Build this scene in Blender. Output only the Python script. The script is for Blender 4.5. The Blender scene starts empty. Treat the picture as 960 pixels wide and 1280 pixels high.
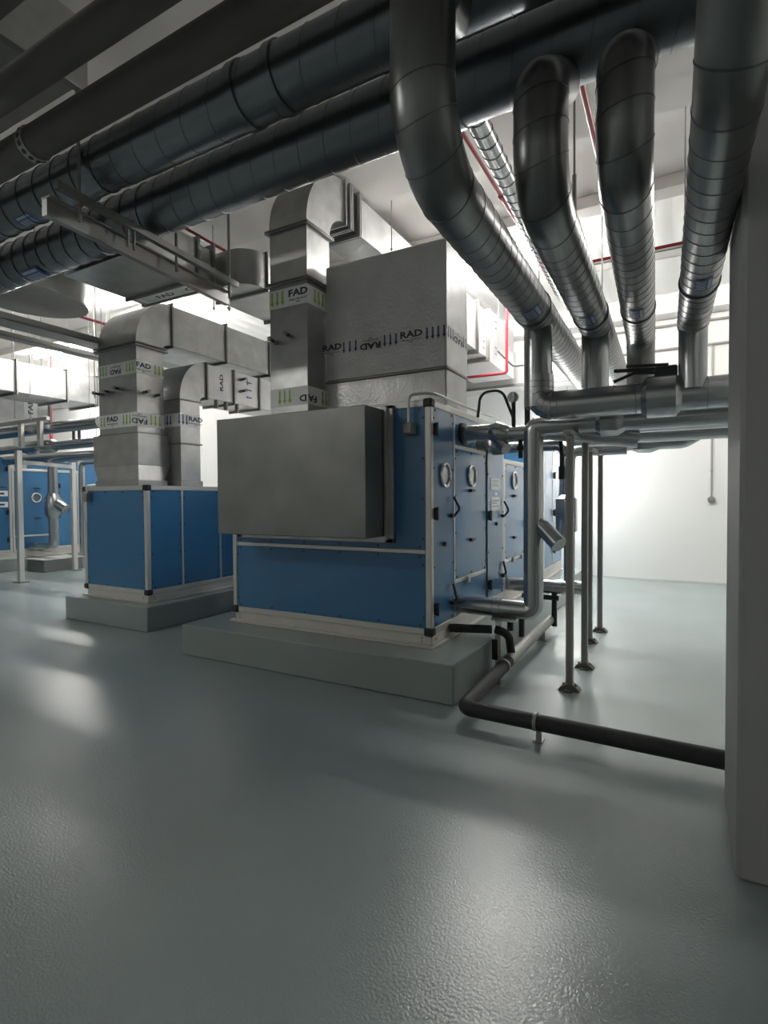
import bpy, math, random
from mathutils import Vector, Matrix
random.seed(7)
S = bpy.context.scene
COL = S.collection
V = Vector

# ------------------------------------------------------------------ materials
def mat(name, col, rough=.5, metal=0., noise=None, bump=None, emit=None, rvar=None, coat=0., spec=None):
    m = bpy.data.materials.new(name); m.use_nodes = True
    nt = m.node_tree; b = nt.nodes['Principled BSDF']
    b.inputs['Base Color'].default_value = (*col, 1)
    b.inputs['Roughness'].default_value = rough
    b.inputs['Metallic'].default_value = metal
    if coat: b.inputs['Coat Weight'].default_value = coat; b.inputs['Coat Roughness'].default_value = .12
    if spec is not None: b.inputs['Specular IOR Level'].default_value = spec
    tc = nt.nodes.new('ShaderNodeTexCoord')
    def nz(scale, detail=4, stretch=None):
        n = nt.nodes.new('ShaderNodeTexNoise'); n.inputs['Scale'].default_value = scale; n.inputs['Detail'].default_value = detail
        if stretch:
            mp = nt.nodes.new('ShaderNodeMapping'); mp.inputs['Scale'].default_value = stretch
            nt.links.new(tc.outputs['Object'], mp.inputs[0]); nt.links.new(mp.outputs[0], n.inputs['Vector'])
        else: nt.links.new(tc.outputs['Object'], n.inputs['Vector'])
        return n
    if noise:
        sc, amt = noise[:2]
        n = nz(sc, 3, noise[2] if len(noise) > 2 else None)
        r = nt.nodes.new('ShaderNodeMapRange'); r.inputs[1].default_value = .15; r.inputs[2].default_value = .85; r.clamp = False
        r.inputs[3].default_value = 1-amt; r.inputs[4].default_value = 1+amt
        nt.links.new(n.outputs['Fac'], r.inputs[0])
        h = nt.nodes.new('ShaderNodeVectorMath'); h.operation = 'SCALE'; h.inputs[0].default_value = col
        nt.links.new(r.outputs[0], h.inputs['Scale']); nt.links.new(h.outputs[0], b.inputs['Base Color'])
    if rvar:
        n = nz(rvar[0], 3)
        r = nt.nodes.new('ShaderNodeMapRange'); r.inputs[1].default_value = .15; r.inputs[2].default_value = .85; r.clamp = False
        r.inputs[3].default_value = rough-rvar[1]; r.inputs[4].default_value = rough+rvar[1]
        nt.links.new(n.outputs['Fac'], r.inputs[0]); nt.links.new(r.outputs[0], b.inputs['Roughness'])
    if bump:
        last = None
        for sc, st, dist in bump:
            n = nz(sc, 3); bp = nt.nodes.new('ShaderNodeBump')
            bp.inputs['Strength'].default_value = st; bp.inputs['Distance'].default_value = dist
            nt.links.new(n.outputs['Fac'], bp.inputs['Height'])
            if last: nt.links.new(last.outputs[0], bp.inputs['Normal'])
            last = bp
        nt.links.new(last.outputs[0], b.inputs['Normal'])
    if emit:
        b.inputs['Emission Color'].default_value = (*emit[0], 1); b.inputs['Emission Strength'].default_value = emit[1]
    return m
M = dict(
 floor=mat('epoxy_floor', (.31,.365,.365), .262, noise=(.8,.10), bump=[(95,.6,.003),(2.5,.10,.01)], rvar=(1.1,.008), spec=.75),
 plinth=mat('epoxy_plinth', (.29,.33,.325), .25, noise=(2,.06), bump=[(30,.2,.003)]),
 wall=mat('white_wall', (.78,.78,.755), .75, noise=(.8,.02), bump=[(20,.05,.003)]),
 ceil=mat('ceiling_paint', (.80,.785,.76), .85, noise=(.6,.03)),
 deck=mat('ribbed_deck_paint', (.88,.88,.86), .6),
 column=mat('column_paint', (.41,.41,.405), .6, noise=(1.5,.04), bump=[(14,.12,.004)]),
 blue=mat('blue_panel', (.036,.165,.345), .33, noise=(3,.04), bump=[(60,.03,.001)], coat=.4),
 alu=mat('aluminium_profile', (.66,.65,.62), .42, .55, noise=(5,.05)),
 white=mat('white_base_rail', (.66,.64,.60), .5, .25, noise=(8,.08)),
 black=mat('black_plastic', (.02,.022,.026), .45),
 rubber=mat('black_rubber_lagging', (.022,.022,.024), .6, bump=[(50,.2,.003)]),
 galv=mat('galvanised_sheet', (.47,.475,.47), .40, .88, noise=(5,.22), bump=[(1.8,.25,.03)], rvar=(9,.09)),
 galvd=mat('galvanised_flange', (.30,.30,.29), .5, .7, noise=(10,.1)),
 galvm=mat('matt_galvanised_hood', (.24,.245,.24), .40, .8, noise=(3,.22), bump=[(2,.2,.02)], rvar=(6,.10)),
 clad=mat('aluminium_cladding', (.47,.485,.495), .255, .95, noise=(2.5,.06), bump=[(1.5,.10,.02)]),
 cladd=mat('dark_cladding', (.24,.245,.245), .34, .93, noise=(2.5,.10), bump=[(1.5,.10,.02)]),
 spiral=mat('spiral_cladding', (.17,.185,.20), .33, .93, noise=(2.2,.08), bump=[(1.6,.10,.02)]),
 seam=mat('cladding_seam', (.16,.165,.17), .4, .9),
 matte=mat('matt_dark_lagging', (.12,.112,.105), .7, .1, noise=(3,.1)),
 foil=mat('aluminium_foil_facing', (.60,.60,.60), .42, .6, noise=(4,.12), bump=[(34,.6,.008),(3,.35,.03)], rvar=(5,.12)),
 steel=mat('grey_steel', (.36,.355,.34), .5, .6, noise=(8,.08)),
 rod=mat('hanger_steel', (.30,.29,.28), .5, .5),
 red=mat('red_pipe_paint', (.42,.03,.045), .4),
 tape=mat('white_tape', (.93,.94,.93), .5),
 green=mat('green_ink', (.36,.55,.07), .5),
 navy=mat('navy_ink', (.03,.03,.16), .5),
 ink=mat('black_ink', (.03,.03,.045), .5),
 lblue=mat('blue_sticker', (.05,.11,.30), .5),
 lgrey=mat('grey_print', (.42,.45,.52), .5),
 glass=mat('porthole_glass', (.35,.38,.38), .08, .6),
 chrome=mat('chrome_ring', (.75,.75,.75), .2, 1.),
 box=mat('grey_switch_box', (.20,.24,.22), .5),
 plate=mat('foot_plate_steel', (.16,.15,.13), .6, .5, noise=(20,.15)),
 lamp=mat('lamp_diffuser', (.9,.9,.9), .5, emit=((1,.98,.945), 1.0)),
 caulk=mat('rough_caulk', (.6,.6,.58), .8, bump=[(30,.5,.01)]),
)

# ------------------------------------------------------------------ mesh builder (world coordinates)
_tc = {}
def text_geo(s):
    if s not in _tc:
        cu = bpy.data.curves.new('t', 'FONT'); cu.body = s; cu.align_x = 'CENTER'; cu.align_y = 'CENTER'; cu.resolution_u = 2; cu.offset = .03
        ob = bpy.data.objects.new('t', cu); COL.objects.link(ob)
        dg = bpy.context.evaluated_depsgraph_get(); me = bpy.data.meshes.new_from_object(ob.evaluated_get(dg))
        _tc[s] = ([v.co.copy() for v in me.vertices], [tuple(p.vertices) for p in me.polygons])
        bpy.data.objects.remove(ob); bpy.data.curves.remove(cu); bpy.data.meshes.remove(me)
    return _tc[s]
def fillet(pts, r, n=7):
    pts = [V(p) for p in pts]
    if len(pts) < 3: return pts
    out = [pts[0]]
    for i in range(1, len(pts)-1):
        a, b, c = pts[i-1], pts[i], pts[i+1]
        u = (a-b).normalized(); w = (c-b).normalized(); ang = u.angle(w)
        if ang > math.pi-.02: out.append(b); continue
        rr = r[i-1] if isinstance(r, (list, tuple)) else r
        t = min(rr/math.tan(ang/2), (a-b).length*.49, (c-b).length*.49); rad = t*math.tan(ang/2)
        ctr = b + (u+w).normalized()*(rad/math.sin(ang/2))
        p0 = b+u*t; p1 = b+w*t; e0 = p0-ctr; e1 = p1-ctr; th = e0.angle(e1)
        for k in range(n+1):
            f = k/n; out.append(ctr + (e0*math.sin((1-f)*th)+e1*math.sin(f*th))/math.sin(th))
    out.append(pts[-1]); return out
def frames(P):
    T = []
    for i in range(len(P)):
        a = P[max(i-1, 0)]; b = P[min(i+1, len(P)-1)]; T.append((b-a).normalized())
    up = V((0,0,1)) if abs(T[0].z) < .9 else V((0,1,0))
    N = [(up - T[0]*up.dot(T[0])).normalized()]
    for i in range(1, len(P)):
        n = N[-1]-T[i]*N[-1].dot(T[i]); N.append(n.normalized())
    return T, N, [t.cross(n) for t, n in zip(T, N)]
class MB:
    def __init__(s): s.v = []; s.f = []; s.m = []; s.pc = []
    def add(s, vs, fs, mi=0):
        o = len(s.v); s.pc.append((o, len(s.f))); s.v += [V(v) for v in vs]
        for f in fs: s.f.append(tuple(i+o for i in f)); s.m.append(mi)
        return s
    def box(s, x0, x1, y0, y1, z0, z1, mi=0, b=0.):
        if x0 > x1: x0, x1 = x1, x0
        if y0 > y1: y0, y1 = y1, y0
        if z0 > z1: z0, z1 = z1, z0
        b = min(b, (x1-x0)*.3, (y1-y0)*.3, (z1-z0)*.3)
        if b <= 0:
            vs = [(x, y, z) for z in (z0, z1) for y in (y0, y1) for x in (x0, x1)]
            return s.add(vs, [(0,2,3,1),(4,5,7,6),(0,1,5,4),(2,6,7,3),(0,4,6,2),(1,3,7,5)], mi)
        # chamfered box: 24 vertices
        vs = []; idx = {}
        for ix, (X, sx) in enumerate(((x0, 1), (x1, -1))):
            for iy, (Y, sy) in enumerate(((y0, 1), (y1, -1))):
                for iz, (Z, sz) in enumerate(((z0, 1), (z1, -1))):
                    for a, p in enumerate(((X, Y+sy*b, Z+sz*b), (X+sx*b, Y, Z+sz*b), (X+sx*b, Y+sy*b, Z))):
                        idx[ix, iy, iz, a] = len(vs); vs.append(p)
        g = lambda x, y, z, a: idx[x, y, z, a]
        fs = []
        for k in (0, 1):
            fs.append((g(k,0,0,0), g(k,1,0,0), g(k,1,1,0), g(k,0,1,0))); fs.append((g(0,k,0,1), g(1,k,0,1), g(1,k,1,1), g(0,k,1,1)))
            fs.append((g(0,0,k,2), g(1,0,k,2), g(1,1,k,2), g(0,1,k,2)))
            for l in (0, 1):
                fs.append((g(k,l,0,0), g(k,l,1,0), g(k,l,1,1), g(k,l,0,1))); fs.append((g(k,0,l,0), g(k,1,l,0), g(k,1,l,2), g(k,0,l,2)))
                fs.append((g(0,k,l,1), g(1,k,l,1), g(1,k,l,2), g(0,k,l,2)))
                for n in (0, 1): fs.append((g(k,l,n,0), g(k,l,n,1), g(k,l,n,2)))
        return s.add(vs, fs, mi)
    def prism(s, poly, axis, a0, a1, mi=0):
        def P(u, w, a): return (a, u, w) if axis == 'x' else (u, a, w) if axis == 'y' else (u, w, a)
        n = len(poly); vs = [P(u, w, a0) for u, w in poly]+[P(u, w, a1) for u, w in poly]
        return s.add(vs, [tuple(range(n)), tuple(range(2*n-1, n-1, -1))]+[(i, (i+1) % n, n+(i+1) % n, n+i) for i in range(n)], mi)
    def tube(s, P, r, seg=20, mi=0, caps=True):
        P = [V(p) for p in P]; T, N, B = frames(P); R = r if isinstance(r, (list, tuple)) else [r]*len(P)
        vs = []
        for p, n, b, q in zip(P, N, B, R):
            for k in range(seg):
                a = 2*math.pi*k/seg; vs.append(p+(n*math.cos(a)+b*math.sin(a))*q)
        fs = [(i*seg+k, i*seg+(k+1) % seg, (i+1)*seg+(k+1) % seg, (i+1)*seg+k) for i in range(len(P)-1) for k in range(seg)]
        if caps: fs += [tuple(range(seg-1, -1, -1)), tuple(range((len(P)-1)*seg, len(P)*seg))]
        return s.add(vs, fs, mi)
    def rings(s, P, r, at, th=.006, w=.012, tilt=0., mi=1, seg=24):
        "raised seam rings (optionally tilted like spiral seams) at arc lengths along the path"
        P = [V(p) for p in P]; T, N, B = frames(P); L = [0]
        for i in range(1, len(P)): L.append(L[-1]+(P[i]-P[i-1]).length)
        for d in at:
            if d < 0 or d > L[-1]: continue
            i = max(j for j in range(len(L)) if L[j] <= d+1e-9); i = min(i, len(P)-2); f = (d-L[i])/max(L[i+1]-L[i], 1e-9)
            c = P[i].lerp(P[i+1], f); n = N[i].lerp(N[i+1], f).normalized(); t = T[i].lerp(T[i+1], f).normalized(); b = t.cross(n)
            vs = []
            for k in range(seg):
                a = 2*math.pi*k/seg; e = n*math.cos(a)+b*math.sin(a); off = t*math.cos(a-.8)*tilt
                vs += [c+e*(r-.004)+off-t*w/2, c+e*(r+th)+off-t*w*.3, c+e*(r+th)+off+t*w*.3, c+e*(r-.004)+off+t*w/2]
            fs = []
            for k in range(seg):
                j = (k+1) % seg
                for q in range(3): fs.append((k*4+q, k*4+q+1, j*4+q+1, j*4+q))
            s.add(vs, fs, mi)
        return s
    def cyl(s, a, b, r, seg=16, mi=0, r2=None):
        return s.tube([a, b], [r, r if r2 is None else r2], seg, mi)
    def poly(s, o, u, v, n, pts, mi):
        o, u, v, n = V(o), V(u), V(v), V(n)
        return s.add([o+u*x+v*y+n*.0025 for x, y in pts], [tuple(range(len(pts)))], mi)
    def rect(s, F, x0, x1, y0, y1, mi): return s.poly(*F, [(x0,y0),(x1,y0),(x1,y1),(x0,y1)], mi)
    def arrow(s, F, x, y, h, mi):
        w = h*.13; return s.poly(*F, [(x,y-h/2),(x+w*1.3,y-h*.2),(x+w*.55,y-h*.2),(x+w*.55,y+h/2),(x-w*.55,y+h/2),(x-w*.55,y-h*.2),(x-w*1.3,y-h*.2)], mi)
    def arrows(s, F, x, y, h, n, gap, mi):
        for k in range(n): s.arrow(F, x+k*gap, y, h, mi)
        return s
    def text(s, F, t, x, y, size, mi, rot=0., wide=1.4):
        o, u, v, n = [V(q) for q in F]; vs, fs = text_geo(t); c, q = math.cos(rot), math.sin(rot)
        s.add([o+u*(x+size*(p.x*wide*c-p.y*q))+v*(y+size*(p.x*wide*q+p.y*c))+n*.0032 for p in vs], fs, mi); return s
    def build(s, name, mats, parent=None, label=None):
        if not isinstance(mats, (list, tuple)): mats = [mats]
        off = worldloc(parent)
        me = bpy.data.meshes.new(name); me.from_pydata([tuple(v-off) for v in s.v], [], s.f)
        for m_ in mats: me.materials.append(M[m_] if isinstance(m_, str) else m_)
        me.polygons.foreach_set('material_index', s.m); me.polygons.foreach_set('use_smooth', [True]*len(s.f))
        import bmesh
        bm = bmesh.new(); bm.from_mesh(me); bmesh.ops.recalc_face_normals(bm, faces=bm.faces[:]); bm.to_mesh(me); bm.free()
        me.set_sharp_from_angle(angle=math.radians(38)); me.update()
        o = bpy.data.objects.new(name, me); COL.objects.link(o)
        if parent: o.parent = parent
        if label: o['label'] = label
        return o
def build_each(mb, name, mats, parent):
    "every shape collected in mb becomes a mesh of its own"
    pc = mb.pc+[(len(mb.v), len(mb.f))]
    for (a, fa), (b, fb) in zip(pc, pc[1:]):
        q = MB(); q.v = mb.v[a:b]; q.f = [tuple(i-a for i in f) for f in mb.f[fa:fb]]; q.m = mb.m[fa:fb]; q.build(name, mats, parent)
def worldloc(o):
    r = V((0,0,0))
    while o is not None: r += o.location; o = o.parent
    return r
def tag(o, label, cat, group=None, kind=None):
    o['label'] = label; o['category'] = cat
    if group: o['group'] = group
    if kind: o['kind'] = kind
    return o
def thing(name, label, cat, loc, group=None):
    o = bpy.data.objects.new(name, None); o.location = loc; o.empty_display_size = .2; COL.objects.link(o)
    return tag(o, label, cat, group)
def struct(name, mb, m): 
    o = mb.build(name, m); o['kind'] = 'structure'; return o
FX = lambda x, y, z: ((x,y,z),(0,1,0),(0,0,1),(1,0,0))      # frame on a face looking towards +X (u runs along +Y)
FY = lambda x, y, z: ((x,y,z),(1,0,0),(0,0,1),(0,-1,0))     # frame on a face looking towards -Y (u runs along +X)

# ------------------------------------------------------------------ room
XL, XR, YN, YB, ZC = -22., 5., -6., 11.05, 5.1
struct('floor', MB().box(XL-.2, XR+.2, YN-.2, YB+.2, -.2, 0), 'floor')
struct('ceiling', MB().box(XL-.2, XR+.2, YN-.2, YB+.2, ZC, ZC+.2), 'ceil')
struct('wall_back', MB().box(XL-.2, XR+.2, YB, YB+.2, 0, ZC), 'wall')
struct('wall_front', MB().box(XL-.2, XR+.2, YN-.2, YN, 0, ZC), 'wall')
struct('wall_left', MB().box(XL-.2, XL, YN, YB, 0, ZC), 'wall')
struct('wall_right', MB().box(XR, XR+.2, YN, YB, 0, ZC), 'wall')
struct('ceiling_beam', MB().box(XL, XR, 4.4, 5.47, 4.95, ZC, b=.01), 'ceil')
struct('ceiling_beam', MB().box(XL, XR, 6.79, 7.05, 4.96, ZC, b=.01), 'ceil')
struct('ceiling_beam', MB().box(XL, XR, YB-.35, YB, 4.75, ZC, b=.01), 'ceil')
q = MB()
pr = []; x = XL
while x < XR: pr += [(x, ZC-.003), (x+.06, ZC-.003), (x+.09, ZC-.012), (x+.24, ZC-.012), (x+.27, ZC-.003)]; x += .30
q.add([(x, 7.052, z) for x, z in pr]+[(x, YB-.352, z) for x, z in pr], [(i, i+1, len(pr)+i+1, len(pr)+i) for i in range(len(pr)-1)])
struct('ceiling_deck', q, 'deck')
struct('concrete_column', MB().box(.207, 1.1, 2.545, 3.2, 0, ZC, b=.018), 'column')
struct('baseboard_back', MB().box(XL, XR, YB-.012, YB, 0, .035), 'caulk')

# ------------------------------------------------------------------ plinths
def plinth(x0, x1, y0, y1, h, label):
    tag(MB().box(x0, x1, y0, y1, 0, h, b=.012).build('concrete_plinth', 'plinth'), label, 'plinth', 'painted plinths under the units')
plinth(-4.36, -1.46, 3.70, 9.9, .305, 'grey-green painted plinth under the nearest blue unit, ending beside the black drain pipe')
plinth(-7.05, -5.43, 4.12, 9.9, .30, 'grey-green painted plinth under the middle blue unit, behind the near plinth')
plinth(-15.6, -12.85, 3.0, 9.9, .28, 'low grey plinth under the far left blue unit behind the pipe frame')

# ------------------------------------------------------------------ air handling units
def frame_bars(mb, X0, X1, Y0, Y1, Z0, Z1, w=.055):
    for x in (X0, X1-w):
        for y in (Y0, Y1-w): mb.box(x, x+w, y, y+w, Z0, Z1, b=.006)
    for z in (Z0, Z1-w):
        for y in (Y0, Y1-w): mb.box(X0+w, X1-w, y, y+w, z, z+w, b=.004)
        for x in (X0, X1-w): mb.box(x, x+w, Y0+w, Y1-w, z, z+w, b=.004)
def dots(mb, F, x0, x1, y0, y1, mi=1, st=.42):
    # black screw heads just inside the panel's edge
    nx = max(1, round((x1-x0)/st)); ny = max(1, round((y1-y0)/st)); r = .009
    pts = [(x0+.05+(x1-x0-.1)*i/nx, yy) for i in range(nx+1) for yy in (y0+.022, y1-.022)]+[(xx, y0+.09+(y1-y0-.18)*j/ny) for j in range(ny+1) for xx in (x0+.018, x1-.018)]
    for x, y in pts:
        c = V(F[0])+V(F[1])*x+V(F[2])*y
        mb.cyl(c-V(F[3])*.002, c+V(F[3])*.006, r, 8, mi)
def cabinet(root, X0, X1, Y0, Y1, Z0, Z1, front, side, w=.055, caps=True, back=False):
    """front: list of (xa, xb, za, zb); side (+X face): list of dicts with ya, yb, za, zb and fittings"""
    fr = MB(); frame_bars(fr, X0, X1, Y0, Y1, Z0, Z1, w)
    i = .006
    xs = sorted({round(a, 3) for p in front for a in (p[0], p[1])}); 
    for (xa, xb, za, zb) in front:
        if zb < Z1-w-.01: fr.box(X0+w, X1-w, Y0+.001, Y0+w, zb, zb+.036, b=.004)
        if xb < X1-w-.01: fr.box(xb, xb+.03, Y0+.001, Y0+w, za, zb, b=.004)
    for d in side:
        if d['yb'] < Y1-w-.01: fr.box(X1-w, X1-.001, d['yb'], d['yb']+d.get('pw', .03), Z0+w, Z1-w, b=.004)
        if d['zb'] < Z1-w-.01: fr.box(X1-w, X1-.001, d['ya'], d['yb'], d['zb'], d['zb']+.036, b=.004)
    fr.build('frame', 'alu', root)
    for (xa, xb, za, zb) in front:
        mb = MB().box(xa, xb, Y0+i, Y0+i+.04, za, zb, b=.003); dots(mb, FY(0, Y0+i, 0), xa, xb, za, zb); mb.build('panel', ['blue', 'black'], root)
    for d in side:
        ya, yb, za, zb = d['ya'], d['yb'], d['za'], d['zb']; k = d.get('proud', 0)
        nm = 'door' if d.get('door') else 'panel'
        mb = MB().box(X1-i-.04, X1-i+k, ya, yb, za, zb, b=.003)
        if not d.get('nodots'): dots(mb, FX(X1-i+k, 0, 0), ya, yb, za, zb)
        p = mb.build(nm, ['blue', 'black'], root)
        xf = X1-i+k
        if 'port' in d:
            py, pz = d['port']; r = .10
            q = MB(); c = V((xf, py, pz)); P = [c+V((.012, r*math.cos(a), r*math.sin(a))) for a in [2*math.pi*j/28 for j in range(29)]]
            q.tube(P, .014, 8, caps=False); q.build('porthole_ring', 'chrome', p)
            MB().cyl(c+V((-.004,0,0)), c+V((.008,0,0)), r, 28).build('porthole_glass', 'glass', p)
        for (hy, hz, kind) in d.get('handles', []):
            q = MB()
            if kind == 'arc':
                q.box(xf, xf+.03, hy-.035, hy+.05, hz-.055, hz-.02, b=.006)
                q.tube(fillet([(xf+.02, hy+.03, hz-.04), (xf+.075, hy+.03, hz+.02), (xf+.02, hy+.02, hz+.13)], .04), .011, 8)
                q.build('handle', 'black', p)
            elif kind == 'latch':
                q.box(xf, xf+.03, hy-.06, hy+.03, hz-.016, hz+.016, b=.006); q.cyl((xf+.015, hy+.03, hz), (xf+.015, hy+.075, hz), .01, 8); q.build('latch', 'black', p)
            else: q.cyl((xf, hy, hz), (xf+.02, hy, hz), .02, 12); q.build('lock', 'black', p)
        for (hy, hz) in d.get('hinges', []):
            q = MB().box(xf, xf+.035, hy-.022, hy+.022, hz-.05, hz+.05, b=.008); q.cyl((xf+.03, hy, hz-.055), (xf+.03, hy, hz+.055), .012, 8); q.build('hinge', 'black', p)
    # roof, back and far faces
    MB().box(X0+w, X1-w, Y0+w, Y1-w, Z1-.045, Z1-.012).build('roof_panel', 'white', root)
    MB().box(X0+i, X0+i+.04, Y0+w, Y1-w, Z0+w, Z1-w).build('panel', 'blue', root)
    MB().box(X0+w, X1-w, Y1-.046, Y1-i, Z0+w, Z1-w).build('panel', 'blue', root)
    if caps:
        for x in (X0, X1):
            for z in (Z0, Z1):
                e = .012; sx = -1 if x == X0 else 1; sz = -1 if z == Z0 else 1
                q = MB().box(x+sx*e, x-sx*.07, Y0-e, Y0+.07, z+sz*e*.8, z-sz*.062, b=.012); q.build('corner_cap', 'black', root)
def base_frame(root, X0, X1, Y0, Y1, Z0, Z1):
    b = MB(); b.box(X0, X1, Y0-.002, Y0+.05, Z0+.02, Z1, b=.004); b.box(X1-.05, X1+.002, Y0, Y1, Z0+.02, Z1, b=.004); b.box(X0, X0+.05, Y0, Y1, Z0+.02, Z1); b.box(X0, X1, Y1-.05, Y1, Z0+.02, Z1)
    b.box(X0-.06, X1+.03, Y0-.035, Y0+.03, Z0, Z0+.02, b=.003); b.box(X1-.03, X1+.035, Y0, Y1, Z0, Z0+.02, b=.003)
    for x in (X0+.06, X1-.09):
        for z in (Z0+.045, Z1-.03): b.cyl((x, Y0-.006, z), (x, Y0+.01, z), .009, 8, 1)
    for y in (Y0+.08,): b.cyl((X1, y, Z0+.06), (X1+.008, y, Z0+.06), .009, 8, 1)
    b.build('base_frame', ['white', 'steel'], root)

A = thing('air_handling_unit', 'large near blue air handling unit with blanked galvanised intake hood on its front', 'air handling unit', (-2.9, 5.1, .305), 'blue air handling units')
X0, X1, Y0, ZB = -4.0, -1.79, 4.05, .41
base_frame(A, X0+.02, X1-.005, Y0+.015, 9.6, .305, ZB)
cabinet(A, X0, X1, Y0, 6.13, ZB, 2.36, [(-3.945, -1.845, .465, 1.085), (-3.945, -1.845, 1.121, 2.305)], [
  dict(ya=4.105, yb=4.565, za=.465, zb=2.305, door=1, port=(4.35, 1.75), handles=[(4.50, 1.43, 'arc'), (4.34, 1.15, 'lock')], hinges=[(4.125, 1.42), (4.125, 2.12), (4.125, .62)]),
  dict(ya=4.595, yb=5.48, za=.80, zb=2.0, door=1, port=(5.04, 1.765), handles=[(5.03, 1.62, 'latch'), (5.04, 1.14, 'latch')]),
  dict(ya=4.595, yb=5.48, za=.465, zb=.765, nodots=1),
  dict(ya=4.595, yb=5.48, za=2.036, zb=2.305, nodots=1),
  dict(ya=5.51, yb=6.075, za=.465, zb=2.305, door=1, proud=.012, handles=[(5.8, 1.26, 'lock'), (6.03, 1.38, 'arc')], hinges=[(5.535, 1.36), (5.535, .62)])])
cabinet(A, X0, X1, 6.135, 8.2, ZB, 2.0, [(-3.945, -1.845, .465, 1.945)], [
  dict(ya=6.19, yb=7.08, za=.82, zb=1.945, door=1, port=(6.58, 1.76), handles=[(6.58, 1.57, 'latch'), (6.58, 1.06, 'latch')]),
  dict(ya=6.19, yb=7.08, za=.465, zb=.78, nodots=1),
  dict(ya=7.11, yb=8.14, za=.465, zb=1.945, door=1, hinges=[(7.14, 1.2)])], caps=False)
cabinet(A, X0, X1, 8.205, 9.6, ZB, 2.36, [(-3.945, -1.845, .465, 2.305)], [
  dict(ya=8.26, yb=8.86, za=.465, zb=2.305, nodots=1), dict(ya=8.89, yb=9.54, za=.465, zb=2.305, door=1, hinges=[(8.92, 1.9), (8.92, 1.3), (8.92, .7)])], caps=False)
# mid rails on the side carry little white drain lugs
q = MB()
for y, z in ((4.9, .775), (6.5, .80), (6.9, .80)): q.box(X1-.006, X1+.025, y-.03, y+.03, z-.035, z+.02, b=.004)
build_each(q, 'rail_lug', 'white', A)
# rating plates
for y, z, w_, h_ in ((5.79, 1.70, .34, .13), (5.79, 1.48, .33, .15), (5.79, 1.59, .10, .03)):
    q = MB().box(X1+.005, X1+.010, y-w_/2, y+w_/2, z-h_/2, z+h_/2); F = FX(X1+.010, y, z)
    if h_ > .05:
        for k in range(3): q.rect(F, -w_*.38, w_*(.1 if k == 1 else .3), h_*(.25-.2*k)-.007, h_*(.25-.2*k)+.007, 1)
    q.build('rating_plate', ['tape', 'lgrey'], A)
# intake hood (blanked)
q = MB().box(-3.84, -2.205, 3.70, 4.02, 1.225, 2.30, b=.006); q.build('intake_hood', 'galvm', A)
q = MB()
for a in ((-3.90, -2.125, 1.17, 1.21), (-3.90, -2.125, 2.305, 2.335), (-3.90, -3.84, 1.17, 2.335), (-2.20, -2.125, 1.17, 2.335)): q.box(a[0], a[1], 4.015, 4.052, a[2], a[3], b=.003)
q.box(-2.2, -2.17, 3.99, 4.02, 1.2, 2.32, b=.003); q.box(-3.85, -2.2, 3.99, 4.02, 1.2, 1.225); q.build('hood_flange', 'galv', A)
# switch box with conduit over the top edge
q = MB().box(-2.012, -1.918, 3.975, 4.05, 2.075, 2.172, b=.008); s_ = q.build('switch_box', 'box', A)
MB().box(-2.0, -1.93, 3.968, 3.98, 2.087, 2.16, b=.004).build('cover', 'galvd', s_)
q = MB(); P = fillet([(-1.966, 4.0, 2.17), (-1.966, 4.0, 2.40), (-1.85, 4.03, 2.41), (-1.775, 4.12, 2.41), (-1.775, 5.5, 2.41), (-1.775, 5.9, 2.42)], .05)
q.tube(P, .012, 10); q.build('conduit', 'alu', s_)
# valve heads on the coil section, above the rail
for y, z in ((5.05, 2.065), (5.55, 2.05)):
    q = MB(); q.cyl((X1-.02, y, z), (X1+.06, y, z), .03, 14, 1); q.cyl((X1+.06, y, z), (X1+.17, y-.02, z), .052, 18); q.cyl((X1+.17, y-.02, z), (X1+.185, y-.02, z), .036, 18, 1)
    q.tube(fillet([(X1+.05, y, z+.02), (X1+.05, y+.1, z+.1), (X1, y+.16, z+.02)], .05), .008, 8); q.build('valve_head', ['box', 'chrome'], A)
# flexible black hose above
q = MB(); q.tube(fillet([(-1.75, 5.1, 2.34), (-1.72, 5.1, 2.58), (-1.55, 5.25, 2.62), (-1.45, 5.35, 2.3)], .11), .014, 10); q.build('hose', 'rubber', A)
q = MB()
for y, z in ((4.5, .62), (6.05, .66)): q.tube(fillet([(X1, y+.03, z), (X1+.05, y, z+.02), (X1+.02, y-.01, z+.16)], .03), .012, 8); q.box(X1-.005, X1+.04, y-.05, y+.06, z-.02, z+.015, b=.005)
q.build('lower_handle', 'black', A)

B = thing('air_handling_unit', 'middle blue air handling unit on its own plinth, behind and left of the hooded unit', 'air handling unit', (-6.2, 5.1, .30), 'blue air handling units')
base_frame(B, -6.84, -5.635, 4.30, 9.6, .30, .40)
cabinet(B, -6.87, -5.62, 4.283, 9.6, .40, 1.725, [(-6.815, -5.675, .455, 1.67)], [
  dict(ya=4.338, yb=4.80, za=.455, zb=1.67), dict(ya=4.83, yb=5.45, za=.455, zb=1.67), dict(ya=5.48, yb=6.3, za=.455, zb=1.67), dict(ya=6.33, yb=7.6, za=.455, zb=1.67), dict(ya=7.63, yb=9.54, za=.455, zb=1.67)])
q = MB().box(-6.77, -6.68, 4.20, 4.285, 1.53, 1.65, b=.008); s_ = q.build('switch_box', 'steel', B)
MB().tube(fillet([(-6.73, 4.25, 1.63), (-6.76, 4.25, 1.74), (-6.8, 4.4, 1.75)], .04), .012, 8).build('conduit', 'alu', s_)

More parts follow.
